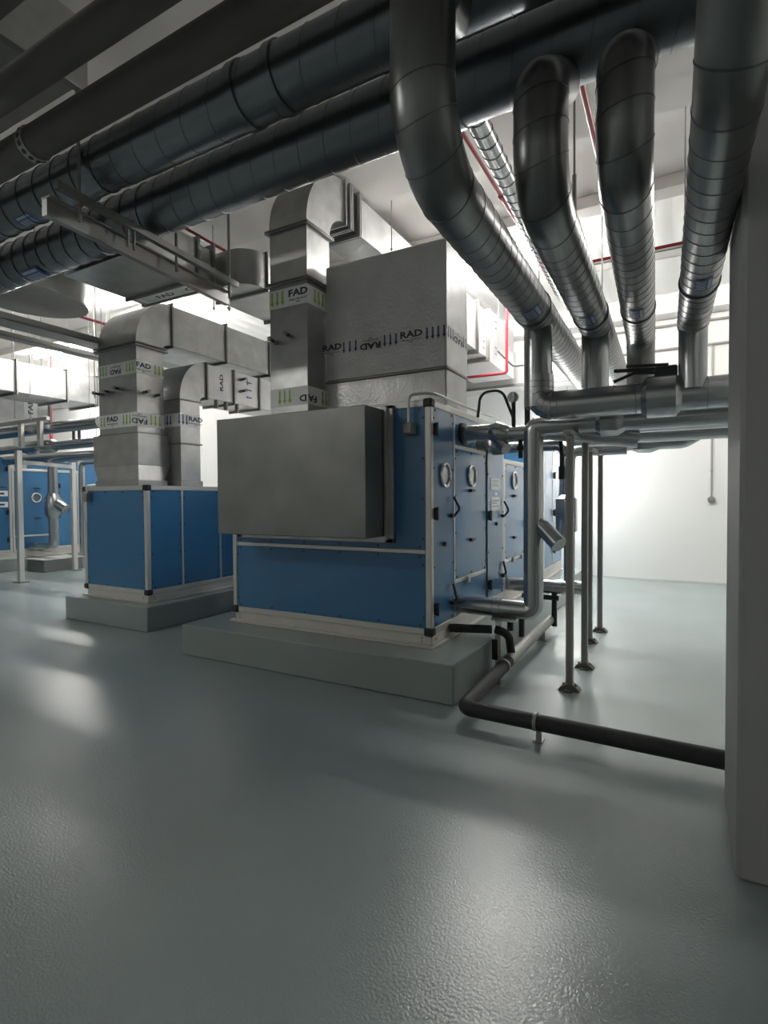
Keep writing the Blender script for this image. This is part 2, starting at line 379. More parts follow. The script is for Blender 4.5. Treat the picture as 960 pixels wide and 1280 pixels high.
Cc = thing('air_handling_unit', 'far left blue air handling unit seen behind the pipe frame', 'air handling unit', (-14, 6.2, .28), 'blue air handling units')
base_frame(Cc, -15.3, -12.93, 3.4, 9.5, .28, .42)
cabinet(Cc, -15.3, -12.9, 3.4, 6.42, .42, 2.56, [(-15.24, -12.96, .475, 2.5)], [
  dict(ya=3.46, yb=5.2, za=.475, zb=2.5), dict(ya=5.23, yb=6.36, za=.475, zb=2.5, door=1, hinges=[(6.33, 2.25), (6.33, 1.3), (6.33, .7)], handles=[(6.25, 1.85, 'latch')])], caps=False)
cabinet(Cc, -15.3, -12.9, 6.425, 7.95, .42, 2.27, [(-15.24, -12.96, .475, 2.21)], [
  dict(ya=6.49, yb=7.40, za=.78, zb=2.21, door=1, port=(6.93, 1.62), handles=[(6.95, 1.84, 'latch'), (6.95, 1.15, 'latch')]), dict(ya=6.49, yb=7.40, za=.475, zb=.74, nodots=1),
  dict(ya=7.43, yb=7.89, za=.475, zb=2.21, hinges=[(7.46, 1.9), (7.46, 1.2)])], caps=False)
cabinet(Cc, -15.3, -12.9, 7.955, 9.5, .42, 2.56, [(-15.24, -12.96, .475, 2.5)], [
  dict(ya=8.06, yb=8.8, za=.475, zb=2.5, door=1), dict(ya=8.83, yb=9.44, za=.475, zb=2.5)], caps=False, w=.07)
for z in (1.71, 1.47):
    q = MB().box(-12.906, -12.895, 5.95, 6.34, z-.06, z+.06); F = FX(-12.895, 6.15, z); q.rect(F, -.12, .12, -.02, .02, 1); q.build('rating_plate', ['tape', 'ink'], Cc)

# ------------------------------------------------------------------ rectangular ducts
def flange(mb, a, b, c, d, e, f, t=.03, g=.028, mi=1):
    "rectangular flange ring round a duct; (a..b) (c..d) (e..f) is the thin box it occupies"
    mb.box(a, b, c, d, e, f, mi, b=.004)
def arc(cx, cy, rx, ry, a0, a1, n=14):
    return [(cx+rx*math.cos(math.radians(a0+(a1-a0)*i/n)), cy+ry*math.sin(math.radians(a0+(a1-a0)*i/n))) for i in range(n+1)]
def tape_band(root, x0, x1, y0, y1, za, zb, kind, front, side, white=True):
    """adhesive marking band round a riser; front / side: list of ('a', x, n) arrow groups and ('t', x, flipped)"""
    q = MB(); e = .0025
    if white: q.box(x0-e, x1+e, y0-e, y1+e, za, zb)
    zc = (za+zb)/2; h = (zb-za); ac = 1; 
    for F, L in ((FY(x0, y0-e, zc), front), (FX(x1+e, y0, zc), side)):
        for it in L:
            if it[0] == 'a': q.arrows(F, it[1], 0, h*.78, it[2], h*.36, 1)
            elif it[0] != 't': q.text(F, it[0], it[1], -h*.14, h*.50, 2, math.pi)
            else:
                r = math.pi if it[2] else 0; sg = -1 if it[2] else 1
                q.text(F, kind, it[1], sg*h*.14, h*.50, 2, r)
                q.text(F, 'FRESH AIR DUCT' if kind == 'FAD' else 'RETURN AIR DUCT', it[1], -sg*h*.20, h*.115, 2, r); q.text(F, 'AHU', it[1], -sg*h*.34, h*.10, 2, r)
    return q.build('label_tape', ['tape', 'green' if kind == 'FAD' else 'navy', 'ink'], root, 'white band printed with %s arrows and %s' % ('green' if kind == 'FAD' else 'navy', kind))
def spindles(root, pts, d):
    d = V(d)
    for p in pts: p = V(p); q = MB(); q.cyl(p, p+d*.06, .022, 12, 0); q.cyl(p+d*.05, p+d*.13, .016, 12, 1); q.cyl(p+d*.13, p+d*.15, .022, 10, 0); q.build('test_port', ['steel', 'black'], root)
    return None

# near riser, green arrows
R1 = thing('fresh_air_duct', 'tall galvanised riser with green FAD arrows standing on the near blue unit', 'duct', (-3.37, 4.4, 2.36), 'galvanised supply risers')
x0, x1, y0, y1 = -3.60, -3.14, 4.20, 4.59
MB().box(x0, x1, y0, y1, 2.36, 3.655, b=.004).build('riser', 'galv', R1)
MB().box(x0+.003, x1-.003, y0+.003, y1-.003, 3.68, 4.175, b=.004).build('riser', 'galv', R1)
q = MB()
for z in (3.655, 4.175): q.box(x0-.035, x1+.035, y0-.035, y1+.035, z-.004, z+.008, b=.003); q.box(x0-.035, x1+.035, y0-.035, y1+.035, z+.014, z+.026, b=.003); q.box(x0-.01, x1+.01, y0-.01, y1+.01, z, z+.02)
build_each(q, 'flange', 'galvd', R1)
yt = 4.86; zi = 4.47; zo = 4.90
poly = arc(yt, 4.20, yt-y0, zo-4.20, 180, 90)+[(yt, zi)]+arc(yt, 4.20, yt-y1, zi-4.20, 90, 180)
MB().prism(poly, 'x', x0, x1).build('elbow', 'galv', R1)
q = MB().box(x0+.01, x1-.01, yt+.08, yt+.3, zi+.01, zo-.01, 0); q.build('flexible_collar', 'rubber', R1)
q = MB()
for y in (4.86, 4.95, 4.985, 5.14, 5.17): q.box(x0-.03, x1+.03, y, y+.018, zi-.03, zo+.03, b=.003)
build_each(q, 'flange', 'galv', R1)
MB().box(x0, x1, 5.17, 9.5, zi, zo, b=.004).build('horizontal_duct', 'galv', R1)
tape_band(R1, x0, x1, y0, y1, 3.432, 3.612, 'FAD', [('a', .035, 3), ('t', .355, 0)], [('a', .12, 3)])
tape_band(R1, x0, x1, y0, y1, 2.465, 2.64, 'FAD', [('a', .115, 3), ('D', .405, 1)], [('FA', .07, 1), ('a', .235, 2)])
spindles(R1, [(-3.53, y0, 3.10), (-3.34, y0, 3.13)], (0.3, -1, 0))

# second riser on the middle unit
R2 = thing('fresh_air_duct', 'galvanised riser with green FAD arrows and curved elbow standing on the middle blue unit', 'duct', (-6.3, 4.6, 1.725), 'galvanised supply risers')
x0, x1, y0, y1 = -6.68, -5.92, 4.40, 4.80
MB().box(x0, x1, y0, y1, 2.40, 3.47, b=.004).build('riser', 'galv', R2)
q = MB().box(x0-.13, x1+.01, y0-.005, y1+.07, 1.99, 2.39, b=.005)
a = [(x0-.13, y0-.005), (x1+.01, y0-.005), (x1+.01, y1+.07), (x0-.13, y1+.07)]; b = [(x0+.0, y0-.03), (x1+.05, y0-.03), (x1+.03, y1-.04), (x0+.0, y1-.05)]
q.add([(x, y, 1.99) for x, y in a]+[(x, y, 1.80) for x, y in b], [(0,1,2,3),(7,6,5,4)]+[(i, (i+1) % 4, 4+(i+1) % 4, 4+i) for i in range(4)])
q.box(x0-.03, x1+.07, y0-.05, y1-.02, 1.725, 1.80, b=.004)
q.build('transition', 'galv', R2)
q = MB()
for z in (3.462, 3.50): q.box(x0-.045, x1+.045, y0-.045, y1+.045, z, z+.018, b=.003)
q.box(x0-.008, x1+.008, y0-.008, y1+.008, 3.475, 3.51); q.box(x0-.01, x1+.01, y0-.01, y1+.01, 2.385, 2.40); build_each(q, 'flange', 'galvd', R2)
yt = 4.93; zi = 3.59; zo = 4.12
poly = arc(yt, 3.51, yt-y0, zo-3.51, 180, 90)+[(yt, zi)]+arc(yt, 3.51, yt-y1, zi-3.51, 90, 180)
MB().prism(poly, 'x', x0, x1).build('elbow', 'galv', R2)
MB().box(x0, x1, 4.955, 9.5, zi, zo, b=.004).build('horizontal_duct', 'galv', R2)
q = MB()
for y in (4.93, 5.9, 6.86, 7.9): q.box(x0-.03, x1+.03, y, y+.025, zi-.03, zo+.03, b=.003)
build_each(q, 'flange', 'galvd', R2)
tape_band(R2, x0, x1, y0, y1, 3.13, 3.295, 'FAD', [('a', .05, 3), ('t', .36, 1), ('a', .58, 3)], [('t', .10, 0), ('a', .27, 3)])
tape_band(R2, x0, x1, y0, y1, 2.475, 2.65, 'FAD', [('a', .05, 2), ('t', .28, 0), ('a', .50, 3)], [('t', .03, 1), ('a', .2, 3)])
spindles(R2, [(-6.6, y0, 2.92), (-6.4, y0, 2.93), (-6.2, y0, 2.95)], (0.2, -1, 0)); spindles(R2, [(x1, 4.5, 2.9), (x1, 4.68, 2.89)], (1, -.2, 0))

# return riser on the middle unit
R3 = thing('return_air_duct', 'pale galvanised riser with navy RAD arrows behind the green-arrow riser on the middle unit', 'duct', (-6, 5.05, 1.725))
x0, x1, y0, y1 = -6.3, -5.7, 4.87, 5.20
MB().box(x0, x1, y0, y1, 1.80, 2.28, b=.004).box(x0-.02, x1+.02, y0-.02, y1+.02, 1.725, 1.80, b=.004).build('riser', 'galv', R3)
MB().box(x0, x1, y0, y1, 2.30, 2.86, b=.004).build('riser', 'galv', R3)
q = MB(); 
for z in (2.28, 2.85): q.box(x0-.02, x1+.02, y0-.02, y1+.02, z, z+.02, b=.003)
build_each(q, 'flange', 'galvd', R3)
yt = 5.31; zi = 2.95; zo = 3.41
poly = arc(yt, 2.87, yt-y0, zo-2.87, 180, 90)+[(yt, zi)]+arc(yt, 2.87, yt-y1, zi-2.87, 90, 180)
MB().prism(poly, 'x', x0, x1).build('elbow', 'galv', R3)
MB().box(x0, x1, 5.33, 9.4, zi, zo, b=.004).build('horizontal_duct', 'foil', R3)
q = MB()
for y in (5.31, 5.82, 6.36, 7.4): q.box(x0-.03, x1+.03, y, y+.025, zi-.035, zo+.02, b=.003)
for y in (5.5, 5.68, 5.9): q.box(x1-.05, x1+.01, y, y+.03, zi-.12, zi, b=.003)
build_each(q, 'flange', 'galvd', R3)
tape_band(R3, x0, x1, y0, y1, 2.51, 2.68, 'RAD', [('a', .3, 3)], [('a', -.02, 3), ('t', .25, 0)])
q = MB(); F = FX(x1, 5.6, 3.2); q.text(F, 'RAD', 0, 0, .085, 0, math.pi/2); q.arrows(FX(x1, 6.18, 3.3), -.06, 0, .09, 1, .05, 1)
for z in (3.08, 3.19, 3.3): F = ((x1, 6.15, z), (0,0,1), (0,1,0), (1,0,0)); q.arrow(F, 0, 0, .12, 1)
q.build('label_print', ['ink', 'navy'], R3)
spindles(R3, [(x1, 5.97, 3.31), (x1, 5.97, 3.14)], (1, -.2, 0))

# big foil-faced plenum
PL = thing('return_air_plenum', 'large foil-faced return plenum box printed RAD on top of the near blue unit', 'duct', (-2.45, 4.75, 2.36))
x0, x1, y0, y1 = -3.10, -1.82, 4.46, 4.985
MB().box(x0, x1, y0, y1, 2.36, 2.70, b=.012).build('lower_section', 'foil', PL)
MB().box(x0-.004, x1+.004, y0-.004, y1+.012, 2.712, 3.845, b=.014).build('upper_section', 'foil', PL)
MB().box(x0-.012, x1+.014, y0-.012, y1+.02, 2.697, 2.715, b=.004).build('joint_strip', 'galvd', PL)
q = MB()
zt = 3.045
F = FY(x0, y0-.004, zt)
def rad(F, x, flip):
    r = math.pi if flip else 0; sg = -1 if flip else 1
    q.text(F, 'RAD', x, sg*.02-.02, .082, 1, r); q.text(F, 'RETURN AIR DUCT', x, -sg*.03-.02, .015, 1, r); q.text(F, 'AHU', x, -sg*.05-.02, .013, 1, r)
q.arrows(F, .21, -.02, .11, 3, .068, 0); rad(F, .509, 1); q.arrows(F, .665, -.02, .11, 3, .06, 0); rad(F, .94, 0); q.arrows(F, 1.099, -.02, .11, 4, .055, 0); rad(F, .07, 0)
F = FX(x1+.004, y0, zt); q.arrows(F, .04, -.02, .11, 3, .055, 0); rad(F, .285, 1); q.arrows(F, .42, -.02, .11, 2, .07, 0)
q.build('label_print', ['navy', 'ink'], PL)

# duct hung beneath the spiral pipes, green printed collar
D2 = thing('fresh_air_duct', 'flat-bottomed galvanised duct hung under the dark pipes with FAD printed on its end collar', 'duct', (-4.9, 3.7, 3.8))
MB().box(-5.43, -4.33, 3.23, 3.93, 3.80, 4.2, b=.005).build('duct_body', 'galv', D2)
MB().box(-5.40, -4.34, 3.95, 4.15, 3.785, 4.17, b=.004).build('end_collar', 'galv', D2)
q = MB(); 
for y in (3.93, 4.14): q.box(-5.46, -4.30, y, y+.03, 3.772, 4.23, b=.004)
build_each(q, 'flange', 'galvd', D2)
q = MB(); F = ((-5.36, 4.05, 3.785), (1,0,0), (0,-1,0), (0,0,-1)); q.rect(F, .03, .97, -.075, .075, 0)
q.arrows(F, .12, 0, .12, 3, .06, 1); q.text(F, 'FAD', .42, 0, .1, 2); q.arrows(F, .58, 0, .12, 3, .06, 1); q.text(F, 'FAD', .86, 0, .1, 2, math.pi)
q.build('label_tape', ['tape', 'green', 'ink'], D2)
# side-stepping duct beside it
D3 = thing('galvanised_duct', 'bare galvanised duct turning away between the hung collar duct and the near FAD riser', 'duct', (-4.3, 5, 3.8))
poly = [(-5.0, 4.75), (-5.0, 4.55)]+[(x, y) for x, y in arc(-4.4, 4.70, .45, .42, 250, 285, 6)]+[(-3.93, 4.24), (-3.9, 4.26), (-3.9, 4.50), (-4.5, 4.75)]
MB().prism([(-4.62, 4.26), (-4.55, 4.215)]+arc(-4.15, 4.465, .25, .25, 270, 360, 8)+[(-3.9, 4.5), (-4.62, 4.5)], 'z', 3.80, 4.165).build('elbow', 'galv', D3)
MB().box(-4.62, -3.9, 4.52, 9.5, 3.80, 4.165, b=.004).build('horizontal_duct', 'galv', D3)
q = MB()
for y in (4.49, 5.3, 6.1, 6.9): q.box(-4.65, -3.87, y, y+.03, 3.77, 4.195, b=.004)
build_each(q, 'flange', 'galvd', D3)
# far left ducts
D4 = thing('galvanised_duct', 'bare galvanised duct with dark flanges at the far left, ending beside the middle riser', 'duct', (-10.4, 4, 3.42))
MB().box(-10.9, -10.0, 1.5, 6.56, 3.42, 3.95, b=.005).build('duct_body', 'galv', D4)
q = MB()
for y in (2.6, 3.9, 5.08, 5.95, 6.55): q.box(-10.94, -9.97, y, y+.03, 3.38, 3.985, b=.004)
build_each(q, 'flange', 'galvd', D4)
D5 = thing('fresh_air_duct', 'lower galvanised duct with FAD print at the far left beneath the flanged duct', 'duct', (-11.5, 4.5, 3.27))
MB().box(-11.95, -11.1, 1.5, 6.25, 3.12, 3.62, b=.005).build('duct_body', 'galv', D5)
MB().box(-11.99, -11.07, 6.24, 6.28, 3.09, 3.65, b=.004).build('flange', 'galvd', D5)
q = MB(); F = FX(-11.1, 5.9, 3.42); q.rect(F, -.12, .12, -.24, .2, 0); q.text(F, 'FAD', 0, -.03, .12, 1, math.pi/2); q.build('label_tape', ['tape', 'ink'], D5)
# ducts at the back
D6 = thing('return_air_duct', 'white-faced duct with three dark flange lips behind the foil plenum', 'duct', (-2.95, 8, 3.68))
MB().box(-3.3, -2.6, 7.1, 7.98, 3.69, 4.38, b=.005).box(-3.3, -2.55, 8.0, 9.35, 3.62, 4.42, b=.005).build('duct_body', 'foil', D6)
q = MB()
for y in (7.49, 7.98, 8.86): q.box(-3.34, -2.555, y, y+.03, 3.63, 4.40, b=.006)
build_each(q, 'flange', 'galvd', D6)
q = MB()
for y in (7.85, 8.3):
    for z in (3.8, 3.9, 4.2, 4.3): F = ((-2.6 if y < 8 else -2.55, y, z), (0,0,1), (0,1,0), (1,0,0)); q.arrow(F, 0, 0, .1, 0)
q.build('label_print', ['navy'], D6)
D7 = thing('insulated_duct', 'wide white-faced duct crossing high on the back wall behind the near risers', 'duct', (-4, 10, 3.55))
MB().box(-5.4, -1.5, 9.6, 10.2, 3.56, 4.15, b=.006).build('duct_body', 'foil', D7)
MB().box(-5.4, -1.5, 9.57, 9.60, 3.53, 3.58, b=.004).build('flange', 'galvd', D7)
# top left duct scraps
D8 = thing('galvanised_duct', 'dull galvanised duct crossing above the matt pipes in the top left corner', 'duct', (-4.2, 2.3, 4.4))
MB().box(-6.5, -3.62, 1.62, 2.3, 4.4, 4.8, b=.005).build('duct_body', 'steel', D8)
MB().box(-3.66, -3.60, 1.58, 2.34, 4.36, 4.84, b=.004).build('flange', 'galvd', D8)
# round-ended box at the left
D9 = thing('round_ended_duct', 'dull grey duct box with a rounded end low under the left pipes', 'duct', (-6.68, 3.7, 3.88))
MB().prism([(-7.2, 3.3), (-6.17, 3.3), (-6.17, 3.55)]+arc(-6.685, 3.6, .515, .58, 0, 180, 18)[1:], 'z', 3.90, 4.25).build('duct_body', 'galvm', D9)
MB().prism([(-7.22, 3.3), (-6.15, 3.3), (-6.15, 3.55)]+arc(-6.685, 3.6, .535, .60, 0, 180, 18)[1:], 'z', 3.885, 3.91).build('rim', 'galvd', D9)

# ------------------------------------------------------------------ overhead pipes along X
def sticker(root, P, r, d, span, ang0, ang1, up):
    "curved sticker lying on a pipe: P start point, along unit vector d"
    d = V(d).normalized(); P = V(P); n = V(up).normalized(); b = d.cross(n); q = MB(); N_ = 12; e = r+.004
    def pt(t, a): return P+d*t+(n*math.cos(a)+b*math.sin(a))*e
    def patch(t0, t1, a0, a1, mi, ex=0):
        vs = []
        for k in range(N_+1):
            a = a0+(a1-a0)*k/N_; o = (n*math.cos(a)+b*math.sin(a))*ex; vs += [pt(t0, a)+o, pt(t1, a)+o]
        q.add(vs, [(2*k, 2*k+1, 2*k+3, 2*k+2) for k in range(N_)], mi)
    patch(0, span, ang0, ang1, 0)
    W_ = ang1-ang0
    patch(span*.12, span*.88, ang0+W_*.08, ang0+W_*.26, 1, .002)
    for k in range(5): patch(span*(.12+.16*k), span*(.21+.16*k), ang0+W_*.36, ang0+W_*(.92-.08*(k % 2)), 1, .002)
    return q.build('sticker', ['lblue', 'lgrey'], root)
def xpipe(name, label, X0_, X1_, y, z0, z1, r, mt, pitch=None, tilt=.05, collar=(), mats=None, slim=None, seg=36, group=None):
    rt = thing(name, label, 'pipe', ((X0_+X1_)/2, y, (z0+z1)/2-r), group)
    P = [V((X0_, y, z0)), V((X1_, y, z1))]; q = MB(); L = (P[1]-P[0]).length
    if slim:
        f = (slim-X0_)/(X1_-X0_); Pm = P[0].lerp(P[1], f)
        q.tube([P[0], Pm], r*.97, seg, 0); q.tube([Pm, P[1]], r, seg, 0)
    else: q.tube(P, r, seg, 0)
    if pitch:
        at = []; d = .1
        while d < L: at.append(d); d += pitch
        q.rings(P, r, at, .003, .008, tilt, 1, 36)
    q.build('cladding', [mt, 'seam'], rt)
    for x in collar:
        f = (x-X0_)/(X1_-X0_); c = P[0].lerp(P[1], f); q = MB(); q.tube([c-V((.03,0,0)), c+V((.03,0,0))], r+.012, seg, 0); q.build('collar', 'steel' if mt == 'matte' else 'spiral', rt)
    return rt
HP = xpipe('spiral_clad_pipe', 'dark spiral-clad main pipe, lowest of the overhead run, feeding the four drop pipes', -9.5, .20, 3.0, 3.895, 3.93, .195, 'spiral', .2, .06, collar=(-1.15,), slim=-3.62)
P2 = xpipe('spiral_clad_pipe', 'dark spiral-clad overhead pipe above and in front of the lowest main', -9.5, .20, 2.5, 3.99, 3.97, .17, 'spiral', .23, .05, collar=(-2.02, -2.3), slim=-3.55)
P1 = xpipe('lagged_pipe', 'smooth matt dark pipe with a perforated strap, overhead in the upper left', -9, 1.2, 2.1, 3.925, 3.99, .10, 'matte')
P0 = xpipe('lagged_pipe', 'smooth matt dark pipe nearest the top left corner', -9, .5, 1.78, 3.99, 3.99, .085, 'matte')
xpipe('lagged_pipe', 'smooth matt dark pipe just cutting the extreme top left corner', -9, .5, 1.42, 4.0, 4.0, .085, 'matte')
q = MB(); q.tube([(-3.87, 2.1, 3.955), (-3.80, 2.1, 3.956)], .106, 32)
for k in range(14):
    a = 2*math.pi*k/14; c = V((-3.835, 2.1+.107*math.cos(a), 3.955+.107*math.sin(a))); q.cyl(c, c+V((0, .003*math.cos(a), .003*math.sin(a))), .016, 10, 1)
q.build('perforated_strap', ['steel', 'black'], P1)
sticker(HP, (-5.6, 3.0, 3.91), .195, (1,0,0), .3, -.2, .6, (0,-.4,-1))
sticker(P2, (-4.75, 2.5, 3.985), .168, (1,0,0), .22, -.2, .5, (0,-.3,-1))

# ------------------------------------------------------------------ four drop pipes
def drop(label, path, bend, r, knee_rings, drops, spiral_from, stick=None, tail=None, group='drop pipes under the main', sseg=None):
    rt = thing('drop_pipe', label, 'pipe', tuple(V(path[-1])-V((0,0,r))), group)
    P = fillet(path, bend, 10); q = MB(); q.tube(P, r, 32, 0)
    L = sum((P[i+1]-P[i]).length for i in range(len(P)-1))
    q.rings(P, r, knee_rings, .0025, .008, .03, 1, 32)
    at = []; d = spiral_from
    while d < L: at.append(d); d += .115
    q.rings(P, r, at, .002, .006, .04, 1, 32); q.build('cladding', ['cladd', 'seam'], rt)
    for (pt, zb, dr) in drops:
        q = MB(); q.tube([pt, (pt[0], pt[1], zb)], dr, 28); q.build('branch_tee', 'clad', rt)
    if stick:
        t0, sp, a0, a1 = stick; i0 = -2 if sseg is None else sseg; dd = (V(path[i0+1])-V(path[i0])).normalized(); sticker(rt, V(path[i0])+dd*t0, r, dd, sp, a0, a1, (0,0,-1))
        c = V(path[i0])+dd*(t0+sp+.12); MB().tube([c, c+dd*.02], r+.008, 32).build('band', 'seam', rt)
    return rt
drop('first drop pipe from the left, leaving the upper main and running on past its tee', [(-.97, 2.5, 3.93), (-.97, 2.27, 3.86), (-.97, 2.13, 3.68), (-.975, 2.13, 3.0), (-1.04, 7.0, 3.0)], [.14, .16, .5], .14, [.84, .96, 1.1, 1.28, 1.46], [((-1.005, 4.4, 2.97), 2.27, .11)], 1.62, (1.72, .2, -.9, .0))
drop('second drop pipe from the left, dome-topped, tee-ing down beside the first', [(-.595, 2.98, 3.72), (-.595, 2.66, 3.50), (-.60, 2.66, 3.0), (-.67, 7.2, 3.0)], [.15, .45], .128, [.44, .58, .72, .88, 1.06], [((-.64, 4.9, 2.97), 2.25, .11)], 1.24, (1.55, .2, -.5, .35))
drop('third drop pipe from the left, dome-topped, ending in a short drop', [(-.222, 2.98, 3.70), (-.222, 2.60, 3.43), (-.225, 2.60, 3.0), (-.325, 5.5, 3.0), (-.325, 5.5, 2.25)], [.15, .40, .2], .118, [.12, .52, .66, .8, .98, 1.16], [], 1.34, (1.66, .2, -.4, .45), sseg=2)
drop('rightmost drop pipe, passing in front of the main next to the column', [(.155, 1.45, 4.0), (.150, 1.62, 3.8), (.128, 1.64, 2.77), (.070, 4.42, 2.77)], [.15, .42], .098, [.5, .66, .85, 1.0, 1.17, 1.34, 1.5], [((.072, 4.36, 2.75), 2.3, .09)], 1.66, (1.62, .17, -.5, .35))
# thin spiral pipe above them
SP = thing('spiral_pipe', 'thin bright spiral pipe high up between the first and second drop pipes', 'pipe', (-1.3, 5, 4.0))
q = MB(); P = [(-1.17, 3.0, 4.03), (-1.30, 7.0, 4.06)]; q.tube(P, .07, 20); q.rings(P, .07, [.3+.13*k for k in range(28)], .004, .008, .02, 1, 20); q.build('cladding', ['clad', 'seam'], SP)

# ------------------------------------------------------------------ header pipes and coil pipework
def pipe(name, label, path, r, mt='clad', bend=.0, seg=24, rings=None, group=None, cat='pipe'):
    P = fillet(path, bend) if bend else [V(p) for p in path]
    q = MB(); q.tube(P, r, seg)
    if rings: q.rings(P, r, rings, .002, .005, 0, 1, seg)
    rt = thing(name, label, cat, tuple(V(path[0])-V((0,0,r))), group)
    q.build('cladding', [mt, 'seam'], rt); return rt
H1 = pipe('header_pipe', 'front clad header pipe with a lagged valve bulge, running behind the column', [(-.995, 4.4, 2.52), (-.995, 4.4, 2.275), (.75, 4.4, 2.275)], .112, bend=.19, seg=32, rings=[.055, .10, .15, .20, .25, .30, .35, .9, 1.35])
q = MB(); q.tube([(-.255, 4.4, 2.275), (-.215, 4.4, 2.275), (-.03, 4.4, 2.275), (.01, 4.4, 2.275)], [.112, .152, .152, .112], 14); q.build('valve_jacket', 'clad', H1)
q = MB(); q.box(-.17, -.02, 4.37, 4.43, 2.41, 2.49, b=.01); q.tube([(-.12, 4.40, 2.475), (-.44, 4.38, 2.49)], .014, 8); q.tube([(-.12, 4.42, 2.45), (-.3, 4.38, 2.46), (-.44, 4.36, 2.405)], .012, 8)
q.tube([(-.08, 4.40, 2.50), (-.36, 4.45, 2.53)], .012, 8); q.build('valve_lever', 'black', H1)
pipe('header_pipe', 'clad header pipe fed by the second drop, tucked behind the front header', [(-.64, 4.9, 2.24), (.9, 4.9, 2.24)], .10, group='rear header pipes')
H3 = pipe('header_pipe', 'third clad header pipe back, fed by the third drop pipe', [(-.33, 5.5, 2.24), (.95, 5.5, 2.24)], .10, group='rear header pipes')
pipe('header_pipe', 'clad header pipe under the rightmost drop', [(-1.02, 5.2, 2.2), (1.0, 5.2, 2.2)], .09, group='rear header pipes')
pipe('header_pipe', 'clad header pipe fourth in depth beneath the drops', [(-1.0, 5.95, 2.18), (.9, 5.95, 2.18)], .09, group='rear header pipes')
H7 = pipe('header_pipe', 'rearmost and lowest clad header pipe that steps up at its right end', [(-1.13, 6.2, 1.0), (-1.13, 6.5, 2.14), (.02, 6.5, 2.14), (.5, 6.5, 2.42), (1.2, 6.5, 2.42)], .085, bend=.15, group='rear header pipes')
q = MB(); q.tube([(-.46, 6.5, 2.14), (-.40, 6.5, 2.14), (-.28, 6.5, 2.14), (-.2, 6.5, 2.14)], [.085, .115, .115, .085], 8); q.build('valve_jacket', 'clad', H7)

L1 = pipe('coil_pipe', 'tall clad riser beside the near unit, rising from its lower coil stub', [(-1.78, 4.65, .575), (-1.10, 4.65, .575), (-1.10, 4.65, 2.155), (.85, 4.65, 2.155)], .083, bend=.055, seg=24, rings=[.33, .40])
q = MB(); q.cyl((-1.02, 4.63, 1.30), (-.86, 4.52, 1.16), .068, 18); q.cyl((-1.10, 4.65, 1.40), (-1.02, 4.63, 1.30), .05, 18); q.build('strainer_pocket', 'clad', L1)
q = MB(); q.tube([(-.60, 4.65, 2.155), (-.56, 4.65, 2.155), (-.44, 4.65, 2.155), (-.38, 4.65, 2.155)], [.083, .12, .12, .083], 8); q.build('valve_jacket', 'clad', L1)
L2 = pipe('coil_pipe', 'upper clad coil stub of the near unit with a kinked valve jacket, below the gauge', [(-1.78, 4.78, 2.15), (-1.52, 4.78, 2.15), (-1.44, 4.80, 2.12), (-1.0, 4.80, 2.12), (-.3, 4.86, 2.02)], .072, bend=.05, seg=24)
q = MB(); q.tube([(-1.52, 4.78, 2.15), (-1.48, 4.78, 2.15), (-1.40, 4.80, 2.12), (-1.34, 4.80, 2.12)], [.074, .098, .098, .074], 10); q.cyl((-1.47, 4.79, 2.08), (-1.35, 4.70, 1.98), .05, 12); q.build('valve_jacket', 'clad', L2)
q = MB(); q.tube([(-1.79, 4.78, 2.15), (-1.765, 4.78, 2.15)], .10, 24); q.build('wall_collar', 'black', L2)
q = MB(); q.cyl((-1.31, 4.79, 2.18), (-1.31, 4.79, 2.40), .018, 10); q.build('gauge_stem', 'rubber', L2)
q = MB(); q.cyl((-1.315, 4.77, 2.445), (-1.31, 4.80, 2.445), .048, 24, 0); q.cyl((-1.318, 4.768, 2.445), (-1.316, 4.77, 2.445), .040, 24, 1); q.poly((-1.318, 4.765, 2.445), (1,0,0), (0,0,1), (0,-1,0), [(-.004,-.01),(.004,-.01),(.025,.025)], 2); q.build('pressure_gauge', ['steel', 'tape', 'ink'], L2)
q = MB(); q.cyl((-1.19, 4.80, 2.18), (-1.19, 4.80, 2.42), .024, 10); q.build('sensor_stem', 'rubber', L2)
q = MB(); q.cyl((-1.25, 4.80, 2.06), (-1.25, 4.80, 1.90), .02, 10); q.box(-1.28, -1.13, 4.78, 4.82, 1.97, 2.01, b=.006); q.build('drain_cock', 'black', L2)
L3 = pipe('coil_pipe', 'rear clad coil stub low behind the near riser, on a black drop leg', [(-1.78, 6.3, .53), (-.95, 6.3, .53)], .083, rings=[.62, .7])
q = MB(); q.cyl((-1.25, 6.28, .47), (-1.25, 6.28, .08), .03, 12); q.cyl((-1.6, 6.2, .42), (-1.2, 6.28, .40), .028, 12); q.build('drop_leg', 'rubber', L3)
L4 = pipe('coil_pipe', 'clad riser with a square lagged box behind the front post', [(-1.09, 6.3, .53), (-1.09, 6.3, 2.06), (-.5, 6.3, 2.06)], .06, bend=.09)
q = MB(); q.tube([(-1.12, 6.3, 1.14), (-1.12, 6.3, 1.17), (-1.12, 6.3, 1.53), (-1.12, 6.3, 1.58)], [.07, .125, .125, .06], 6); q.build('valve_jacket', 'clad', L4)
pipe('coil_pipe', 'small clad upper stub of the rear section, below the kinked stub', [(-1.78, 5.7, 2.08), (-1.1, 5.7, 2.08), (-1.0, 5.7, 1.98)], .055)
q = MB(); q.cyl((-.985, 5.3, 1.95), (-.985, 5.3, 1.74), .022, 12); q.cyl((-.985, 5.3, 1.84), (-.985, 5.3, 1.72), .032, 12); q.cyl((-.985, 5.2, 2.13), (-.985, 5.3, 1.95), .02, 10)
tag(q.build('drain_valve', 'black'), 'small black drain valve hanging beneath the clad headers next to the riser', 'valve')

